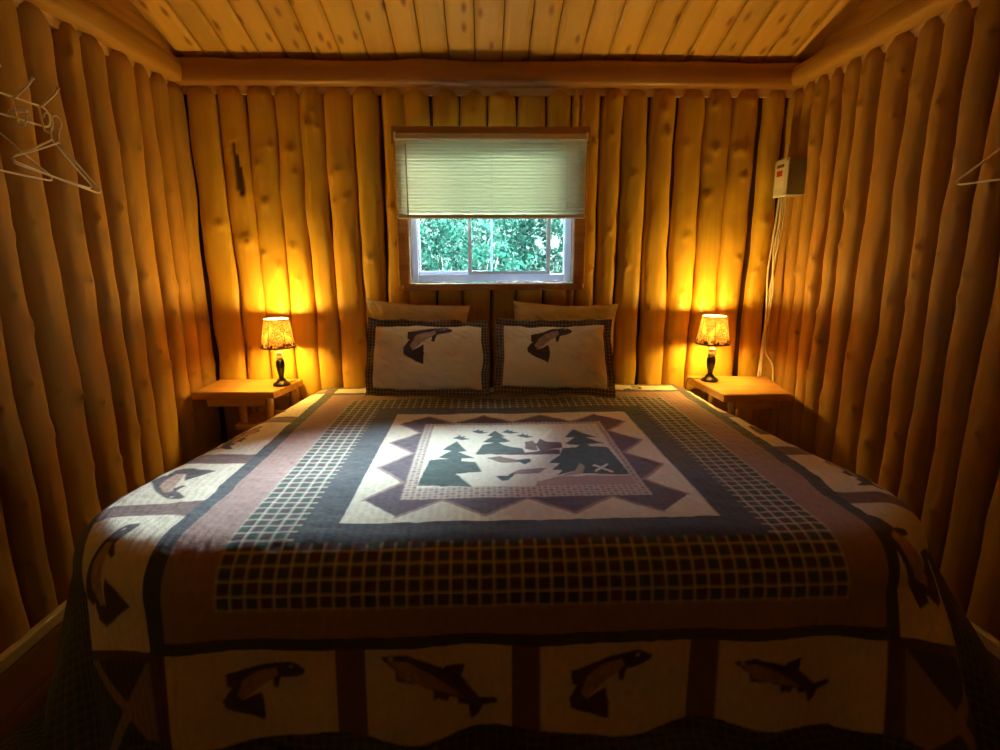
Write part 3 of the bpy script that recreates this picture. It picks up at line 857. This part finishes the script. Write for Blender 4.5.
# ------------------------------------------------------------------ pillows
def pillow(name, W, H, TH, loc, tilt, rz, label, group, sham=None, seed=0, mat=PILM):
    """soft cushion standing on its long edge; local x right, z up, front towards -y"""
    nu, nv = 230, 150
    fl = .040 if sham else 0.0
    u = np.linspace(-1, 1, nu); v = np.linspace(-1, 1, nv)
    Ug, Vg = np.meshgrid(u, v, indexing='ij')
    hw, hh = W/2, H/2
    iw, ih = hw-fl, hh-fl
    x = Ug*hw; z = Vg*hh
    bu = np.clip(np.abs(x)/iw, 0, 1); bv = np.clip(np.abs(z)/ih, 0, 1)
    th = TH/2*((1-bu**2.6)*(1-bv**2.6))**.48
    # sides pull in between the corners
    pin = .055 if sham is None else .022
    x = x*(1-pin*(1-np.abs(Vg)**2.5)*np.abs(Ug)**3*1.3); z = z*(1-pin*1.5*(1-np.abs(Ug)**2.5)*np.abs(Vg)**3)
    z = z+.010*vnoise(Ug*2+seed, Vg*1.5, seed)+(.006*vnoise(Ug*5, Vg*5, seed+2) if sham else 0)
    x = x+.010*vnoise(Ug*2, Vg*2+seed, seed+1)
    wr = .006*vnoise(Ug*6+seed, Vg*5, seed+3)+.003*vnoise(Ug*15+Vg*6, Vg*12, seed+4)
    if sham: wr = wr+.008*vnoise(Ug*7, Vg*7+seed, seed+6)*((bu >= 1) | (bv >= 1))
    yf = -(th+.004)+wr; yb = (th+.004)+wr*.6
    C = np.empty(x.shape+(3,)); C[:] = (np.array([.88, .78, .56]) if sham is None else np.array([.90, .80, .58]))
    fx, fz = Ug*hw, Vg*hh
    if sham:
        C[(bu >= 1) | (bv >= 1)] = plaid(fx, fz, .017, .0042, GREEN*.95, NAVY*.9, TAN*1.1)[(bu >= 1) | (bv >= 1)]
        paint_fish(fx, fz, C, FISH_A, sham[0], sham[1], sham[2], 0, 1)
    Cb = C.copy(); Cb[:] = C[0, 0] if sham else C
    Vf = np.c_[x.ravel(), yf.ravel(), z.ravel()]; Vb = np.c_[x.ravel(), yb.ravel(), z.ravel()]
    F = grid_idx(nu, nv); n = nu*nv
    Fb = F[:, ::-1]+n
    ring = [i*nv for i in range(nu)]+[(nu-1)*nv+j for j in range(1, nv)]+[i*nv+nv-1 for i in range(nu-2, -1, -1)]+[j for j in range(nv-2, 0, -1)]
    ring = np.array(ring); nx_ = np.roll(ring, -1)
    Fr = np.c_[ring, ring+n, nx_+n, nx_]
    o = np_mesh(name, np.vstack([Vf, Vb]), np.vstack([F, Fb, Fr]), mat, np.vstack([C.reshape(-1, 3), Cb.reshape(-1, 3)]), np.vstack([np.c_[fx.ravel(), fz.ravel()]]*2))
    o.location = loc; o.rotation_euler = (math.radians(-tilt), 0, rz)
    return tag(o, label, 'pillow', group)
pillow('pillow', .55, .44, .105, (-.355, 2.945, .785), 9, .0, 'plain cream pillow behind the fish pillow on the left half', 'cream pillows against the log wall', None, 1).rotation_euler[1] = math.radians(3)
pillow('pillow', .57, .44, .105, (.445, 2.945, .78), 9, .0, 'plain cream pillow behind the fish pillow on the right half', 'cream pillows against the log wall', None, 5).rotation_euler[1] = math.radians(2.5)
pillow('pillow_sham', .63, .415, .115, (-.275, 2.755, .738), 29, .03, 'cream fish pillow with dark plaid border, nearer the left lamp', 'fish pillows at the head of the bed', (-.005, .055, .245), 9).rotation_euler[1] = math.radians(2)
pillow('pillow_sham', .61, .415, .115, (.365, 2.75, .738), 29, -.03, 'cream fish pillow with dark plaid border, nearer the right lamp', 'fish pillows at the head of the bed', (-.025, .045, .235), 14).rotation_euler[1] = math.radians(1)

# ------------------------------------------------------------------ nightstands
def slab(poly, z0, z1, b=.006):
    """bevelled polygon board"""
    n = len(poly); P = np.array(poly, float); c = P.mean(0)
    ins = c+(P-c)*(1-b/np.maximum(np.linalg.norm(P-c, axis=1), .01))[:, None]
    V = [(x, y, z0) for x, y in ins]+[(x, y, z0+b) for x, y in P]+[(x, y, z1-b) for x, y in P]+[(x, y, z1) for x, y in ins]
    F = [tuple(range(n))[::-1], tuple(3*n+i for i in range(n))]
    for k in range(3):
        for i in range(n): F.append((k*n+i, k*n+(i+1) % n, (k+1)*n+(i+1) % n, (k+1)*n+i))
    return MB().add(V, F)
def pole(x, y, z0, z1, r, seed):
    q = random.Random(seed)
    zs = [z0+(z1-z0)*k/10 for k in range(11)]
    return MB().tube([(x+.003*math.sin(k*1.3+seed), y+.003*math.cos(k*1.7), z) for k, z in enumerate(zs)], [r*(1+.08*math.sin(k*2.1+seed)) for k in range(11)], 14)
NT = .575
ns_ = thing('nightstand', 'pine slab nightstand in the left corner under a lamp', 'nightstand', (-1.23, 2.88, 0))
slab([(-.245, -.155), (.165, -.155), (.215, .10), (.215, .145), (-.245, .145)], NT-.038, NT, .005).build('top', TABLEW, ns_)
for x, y in ((-.02, -.10), (.12, -.11), (-.02, .10), (.17, .10)):
    pole(x, y, 0, NT-.037, .020, x*10).build('leg', PEGW, ns_, smooth=True, auto=50)
slab([(-.05, -.145), (.155, -.145), (.20, .135), (-.05, .135)], .370, .398, .004).build('shelf', TABLEW, ns_)
m = MB(); m.box(-.19, .115, -.122, -.102, NT-.085, NT-.037, .003); m.build('apron', TABLEW, ns_)
m = MB(); m.box(-.19, .165, .09, .11, NT-.085, NT-.037, .003); m.build('apron', TABLEW, ns_)

nr = thing('nightstand', 'pine slab nightstand in the right corner below hanging cables', 'nightstand', (1.385, 2.76, 0))
slab([(-.205, -.20), (.135, -.20), (.215, .20), (-.225, .25)], NT-.038, NT, .005).build('top', TABLEW, nr)
for x, y in ((-.135, -.15), (.085, -.15), (-.145, .17), (.15, .15)):
    pole(x, y, 0, NT-.037, .019, x*13).build('leg', PEGW, nr, smooth=True, auto=50)
slab([(-.16, -.185), (.12, -.185), (.18, .19), (-.17, .20)], .180, .208, .004).build('shelf', TABLEW, nr)
m = MB(); m.box(-.13, .075, -.162, -.142, NT-.085, NT-.037, .003); m.build('apron', TABLEW, nr)
m = MB(); m.box(-.14, .14, .16, .18, NT-.085, NT-.037, .003); m.build('apron', TABLEW, nr)

# ------------------------------------------------------------------ lamps
BRONZE = simple('dark bronze', (.055, .05, .035), .3, metal=.6, noise=.4, nscale=60)
IVORY = simple('ivory neck', (.80, .68, .50), .4)
shm, nt, out = new_mat('printed lamp shade')
tc = N(nt, 'ShaderNodeTexCoord')
vo = N(nt, 'ShaderNodeTexVoronoi', Scale=24.0); vo.feature = 'DISTANCE_TO_EDGE'
nzz = N(nt, 'ShaderNodeTexNoise', Scale=26.0, Detail=3.0)
dv = mixc(nt, 'LINEAR_LIGHT', .06, tc.outputs['Object'], nzz.outputs['Color'])
nt.links.new(dv, vo.inputs['Vector'])
lt = N(nt, 'ShaderNodeMapRange'); lt.inputs['From Min'].default_value = .03; lt.inputs['From Max'].default_value = .17
lt.inputs['To Min'].default_value = 1; lt.inputs['To Max'].default_value = 0
nt.links.new(vo.outputs['Distance'], lt.inputs['Value'])
n3 = N(nt, 'ShaderNodeTexNoise', Scale=17.0, Detail=2.0)
nt.links.new(tc.outputs['Object'], n3.inputs['Vector'])
g3 = N(nt, 'ShaderNodeMapRange'); g3.inputs['From Min'].default_value = .40; g3.inputs['From Max'].default_value = .48
nt.links.new(n3.outputs['Fac'], g3.inputs['Value'])
ml = N(nt, 'ShaderNodeMath', operation='MULTIPLY'); nt.links.new(lt.outputs[0], ml.inputs[0]); nt.links.new(g3.outputs[0], ml.inputs[1])
sxyz = N(nt, 'ShaderNodeSeparateXYZ'); nt.links.new(tc.outputs['Object'], sxyz.inputs[0])
lowm = N(nt, 'ShaderNodeMapRange'); lowm.inputs['From Min'].default_value = .225; lowm.inputs['From Max'].default_value = .255
lowm.inputs['To Min'].default_value = 1; lowm.inputs['To Max'].default_value = .0
nt.links.new(sxyz.outputs['Z'], lowm.inputs['Value'])
n4 = N(nt, 'ShaderNodeTexNoise', Scale=55.0, Detail=3.0); nt.links.new(tc.outputs['Object'], n4.inputs['Vector'])
g4 = N(nt, 'ShaderNodeMapRange'); g4.inputs['From Min'].default_value = .45; g4.inputs['From Max'].default_value = .55
nt.links.new(n4.outputs['Fac'], g4.inputs['Value'])
m4 = N(nt, 'ShaderNodeMath', operation='MULTIPLY'); nt.links.new(lowm.outputs[0], m4.inputs[0]); nt.links.new(g4.outputs[0], m4.inputs[1])
mxx = N(nt, 'ShaderNodeMath', operation='MAXIMUM'); nt.links.new(ml.outputs[0], mxx.inputs[0]); nt.links.new(m4.outputs[0], mxx.inputs[1])
pc = mixc(nt, 'MIX', mxx.outputs[0], (.80, .60, .32), (.07, .03, .012))
df = N(nt, 'ShaderNodeBsdfDiffuse'); tl = N(nt, 'ShaderNodeBsdfTranslucent'); mx = N(nt, 'ShaderNodeMixShader'); mx.inputs[0].default_value = .5
nt.links.new(pc, df.inputs[0]); nt.links.new(pc, tl.inputs[0]); nt.links.new(df.outputs[0], mx.inputs[1]); nt.links.new(tl.outputs[0], mx.inputs[2]); nt.links.new(mx.outputs[0], out.inputs[0])
bum, nt, out = new_mat('lit bulb')
em = N(nt, 'ShaderNodeEmission', Strength=660.0); em.inputs[0].default_value = (1, .60, .12, 1); nt.links.new(em.outputs[0], out.inputs[0])
RIM = simple('shade trim', (.16, .08, .03), .8)

def lamp(name, loc, label, cordpts):
    root = thing(name, label, 'lamp', loc, 0, 'bedside lamps')
    m = MB(); m.lathe([(.0, 0), (.044, 0), (.046, .006), (.042, .014), (.030, .020), (.024, .026), (.020, .034)], 32, cap=False); m.build('base', BRONZE, root, smooth=True, auto=45)
    m = MB(); m.lathe([(.012, .030), (.016, .034), (.012, .042), (.0135, .055), (.019, .078), (.0235, .105), (.0225, .125), (.017, .138), (.012, .143)], 28); m.build('body', BRONZE, root, smooth=True)
    m = MB(); m.lathe([(.013, .142), (.020, .147), (.020, .153), (.012, .158), (.012, .168), (.019, .172), (.019, .178), (.010, .184), (.010, .215)], 24); m.build('neck', IVORY, root, smooth=True, auto=40)
    m = MB()
    r0, r1, z0, z1 = .087, .062, .205, .352
    m.lathe([(r0, z0), ((r0+r1)/2-.001, (z0+z1)/2), (r1, z1), (r1-.0012, z1), ((r0+r1)/2-.0022, (z0+z1)/2), (r0-.0012, z0), (r0, z0)], 40, cap=False)
    sh = m.build('lamp_shade', shm, root, smooth=True, auto=50)
    m = MB(); m.lathe([(r0+.001, z0-.001), (r0+.002, z0+.006), (r0-.003, z0+.007), (r0-.003, z0-.001), (r0+.001, z0-.001)], 40, cap=False); m.build('rim', RIM, sh)
    m = MB(); m.lathe([(r1+.001, z1-.005), (r1+.001, z1+.002), (r1-.003, z1+.002), (r1-.003, z1-.005), (r1+.001, z1-.005)], 40, cap=False); m.build('rim', simple('pale trim', (.75, .6, .38), .8), sh)
    # ribs of the shade frame
    m = MB()
    for k in range(6):
        a = 2*PI*k/6+.25
        m.tube([((r0-.001)*math.cos(a), (r0-.001)*math.sin(a), z0+.004), ((r1-.001)*math.cos(a), (r1-.001)*math.sin(a), z1-.003)], .0016, 6)
    m.tube([(-r1, 0, z1-.014), (r1, 0, z1-.014)], .0012, 6)
    m.build('frame', RIM, sh)
    m = MB(); m.lathe([(.004, .214), (.011, .220), (.015, .245), (.016, .270), (.013, .300), (.006, .318), (.001, .324)], 16); m.build('bulb', bum, root, smooth=True)
    m = MB(); m.tube([tuple(np.array(p)-np.array(loc)) for p in cordpts], .0028, 8); m.build('cord', simple('brown cord', (.10, .06, .03), .5), root, smooth=True)
    ld = bpy.data.lights.new('lamp_glow', 'POINT'); ld.energy = LAMP_W; ld.color = (1, .60, .12); ld.shadow_soft_size = .012
    lo = bpy.data.objects.new('lamp_glow', ld); COL.objects.link(lo); lo.parent = root; lo.location = (0, 0, .340)
    return root
LAMP_W = 10.0
lamp('table_lamp', (-1.075, 2.875, NT), 'lit bedside lamp on the left nightstand', [(-1.06, 2.905, NT+.004), (-1.045, 2.95, NT+.004), (-1.033, 2.965, NT+.003), (-1.022, 2.965, NT-.02), (-1.0, 2.965, NT-.10), (-.99, 2.97, .30), (-.99, 2.975, .05)])
lamp('table_lamp', (1.236, 2.87, NT), 'lit bedside lamp on the right nightstand', [(1.20, 2.90, NT+.004), (1.16, 2.92, NT+.004), (1.138, 2.92, NT+.005), (1.128, 2.92, NT-.015), (1.125, 2.93, .40), (1.125, 2.95, .05)])

# ------------------------------------------------------------------ electric box and cables
box = thing('electric_box', 'grey metal electric box on the right log wall by the back corner', 'electric box', (1.632, 2.94, 1.545))
GREYP = simple('grey green enamel', (.26, .27, .19), .45)
PALEG = simple('pale grey enamel', (.62, .64, .56), .4)
m = MB(); m.box(-.068, .03, -.058, .058, 0, .178, .004); m.build('body', GREYP, box)
m = MB(); m.box(-.080, -.068, -.064, .064, -.005, .183, .004); m.build('cover', PALEG, box)
m = MB(); m.box(-.0812, -.080, -.040, .046, .040, .165); lab = m.build('sticker', simple('paper sticker', (.78, .74, .64), .6), box)
m = MB(); m.box(-.0822, -.0812, -.018, .036, .098, .126); m.build('red_mark', simple('red print', (.55, .05, .03), .6), lab)
m = MB(); m.box(-.0822, -.0812, -.030, .040, .140, .156); m.build('dark_mark', simple('dark print', (.16, .09, .06), .6), lab)
for y, z in ((-.056, .006), (.056, .006), (-.056, .172), (.056, .172)):
    m = MB(); m.tube([(-.080, y, z), (-.0835, y, z)], .005, 10); m.build('screw', SCREWM, box)
CAB = simple('cream cable sheath', (.82, .74, .56), .5)
bot = 1.545
paths = [
 [(1.566, 2.955, bot), (1.562, 2.955, 1.45), (1.555, 2.96, 1.30), (1.548, 2.962, 1.15), (1.556, 2.962, 1.02), (1.560, 2.955, .88), (1.548, 2.945, .76), (1.543, 2.94, .66), (1.535, 2.93, NT+.005)],
 [(1.578, 2.955, bot), (1.580, 2.955, 1.42), (1.566, 2.958, 1.28), (1.575, 2.962, 1.14), (1.562, 2.963, 1.00), (1.566, 2.955, .84), (1.572, 2.945, .72), (1.612, 2.93, .64), (1.620, 2.925, .50)],
 [(1.590, 2.955, bot), (1.588, 2.955, 1.47), (1.584, 2.957, 1.36), (1.590, 2.962, 1.22), (1.574, 2.962, 1.06), (1.568, 2.957, .92), (1.556, 2.945, .82), (1.552, 2.94, .70), (1.548, 2.93, NT+.005)],
 [(1.598, 2.955, bot), (1.600, 2.955, 1.44), (1.590, 2.958, 1.31), (1.572, 2.955, 1.18), (1.582, 2.955, 1.06), (1.574, 2.95, .94), (1.565, 2.95, .86)],
]
labs = ['cream cable under the electric box, ending on the nightstand at far left of the bundle', 'cream cable under the electric box, running behind the nightstand', 'cream cable in the middle of the bundle below the electric box, reaching the nightstand', 'short looped cream cable hanging from the right of the electric box']
def smooth_path(P, n=8):
    P = [np.array(p) for p in P]; P = [2*P[0]-P[1]]+P+[2*P[-1]-P[-2]]; R = []
    for i in range(1, len(P)-2):
        for k in range(n):
            t = k/n
            R.append(.5*((2*P[i])+(-P[i-1]+P[i+1])*t+(2*P[i-1]-5*P[i]+4*P[i+1]-P[i+2])*t*t+(-P[i-1]+3*P[i]-3*P[i+1]+P[i+2])*t**3))
    R.append(P[-2]); return [tuple(r) for r in R]
for p, l in zip(paths, labs):
    m = MB(); m.tube(smooth_path(p), .0048, 8)
    tag(m.build('electric_cable', CAB, smooth=True), l, 'cable', 'cables below the electric box')

# ------------------------------------------------------------------ hooks and hangers
rack = thing('hook_rack', 'white wire hook rack on the left log wall holding hangers', 'hook rack', (XL+.045, 1.83, 1.685))
# elongated wire loop along the wall
def rr_loop(y0, y1, z0, z1, r, x):
    P = []
    for cy, cz, a_ in ((y1-r, z1-r, 0), (y0+r, z1-r, 90), (y0+r, z0+r, 180), (y1-r, z0+r, 270)):
        for k in range(7):
            a = math.radians(a_+k*15); P.append((x, cy+r*math.cos(a), cz+r*math.sin(a)))
    return P
m = MB(); m.tube(rr_loop(-.42, .205, -.012, .05, .028, 0), .0034, 8, closed=True); m.build('rail', WIRE, rack, smooth=True)
for y in (-.36, .11):
    m = MB(); m.tube([(-.085, y, .02), (0, y, .02)], .006, 8); m.build('standoff', WIRE, rack, smooth=True)
for y in (-.42, -.30, -.18, -.06, .06, .165):
    m = MB()
    m.tube([(-.004, y, .046), (.01, y, .048), (.05, y+.005, .083), (.066, y+.006, .101)], .0036, 8)
    m.lathe([(.001, -.006), (.006, -.002), (.006, .003), (.001, .007)], 10, (.067, y+.006, .103))
    m.tube([(0, y, .046), (.002, y, .0), (.006, y, -.028), (.022, y, -.034), (.032, y, -.018), (.034, y, -.004)], .0034, 8)
    m.build('hook', WIRE, rack, smooth=True)
def hanger(name, loc, rz, label, half=.19, dr=.105, group='white hangers on the left wall', rx=0.0):
    """local: neck at origin, arms along ±y, hook above"""
    root = thing(name, label, 'hanger', loc, rz, group)
    root.rotation_euler = (rx, 0, rz)
    m = MB()
    P = [(0, 0, 0), (0, half*.5, -dr*.53), (0, half-.012, -dr+.006), (0, half, -dr-.004), (0, half-.006, -dr-.012), (0, half-.018, -dr-.014), (0, 0, -dr-.016), (0, -half+.018, -dr-.014), (0, -half+.006, -dr-.012), (0, -half, -dr-.004), (0, -half+.012, -dr+.006), (0, -half*.5, -dr*.53), (0, 0, 0)]
    m.tube(P, .0033, 8); m.build('body', WIRE, root, smooth=True)
    m = MB(); H = [(0, 0, -.004), (0, 0, .025), (0, .004, .04)]
    for k in range(10):
        a = math.radians(-60+k*27); H.append((0, .0+.020*math.cos(a)-.006, .062+.020*math.sin(a)))
    m.tube(H, .0024, 8); m.build('hook', SCREWM if False else WIRE, root, smooth=True)
    return root
hanger('coat_hanger', (XL+.076, 1.985, 1.628), .04, 'white wire hanger at the far end of the rack, the higher of its pair', half=.18, rx=-.10)
hanger('coat_hanger', (XL+.106, 1.975, 1.618), -.03, 'white wire hanger at the far end of the rack, the lower of its pair', half=.18, rx=-.16)
hanger('coat_hanger', (XL+.050, 1.795, 1.625), -.06, 'white wire hanger cut off by the left edge of the photo', rx=-.05)
hk = thing('coat_hook', 'white wall hook on the right log wall, just outside the frame', 'hook', (XR, 1.56, 1.66))
m = MB(); m.box(-.012, .004, -.012, .012, -.03, .03, .003); m.build('plate', WIRE, hk)
m = MB(); m.tube([(-.01, 0, 0), (-.09, 0, -.002), (-.135, 0, -.002), (-.148, 0, .012), (-.15, 0, .03)], .0045, 8); m.build('prong', WIRE, hk, smooth=True)
hanger('coat_hanger', (1.50, 1.575, 1.580), .0, 'lone white wire hanger on the right log wall', group='hanger on the right wall')

# ------------------------------------------------------------------ daylight
w = bpy.data.worlds.new('sky'); SC.world = w; w.use_nodes = True
nt = w.node_tree; nt.nodes.clear()
sk = nt.nodes.new('ShaderNodeTexSky'); sk.sky_type = 'NISHITA'; sk.sun_disc = False; sk.sun_elevation = math.radians(40); sk.sun_rotation = math.radians(40)
bg = nt.nodes.new('ShaderNodeBackground'); bg.inputs[1].default_value = 2.9
wo = nt.nodes.new('ShaderNodeOutputWorld'); nt.links.new(sk.outputs[0], bg.inputs[0]); nt.links.new(bg.outputs[0], wo.inputs[0])
sd = bpy.data.lights.new('daylight', 'SUN'); sd.energy = 270.0; sd.angle = math.radians(66); sd.color = (.80, .92, 1.0)
so = bpy.data.objects.new('daylight', sd); COL.objects.link(so)
az, el = math.radians(51), math.radians(36)
dirv = Vector((-math.sin(az)*math.cos(el), -math.cos(az)*math.cos(el), -math.sin(el)))
so.rotation_euler = dirv.to_track_quat('-Z', 'Y').to_euler(); so.location = (3, 8, 5)

SC.view_settings.view_transform = 'Standard'; SC.view_settings.look = 'None'
SC.view_settings.gamma = 1; SC.view_settings.use_curve_mapping = False
SC.view_settings.exposure = 0.22
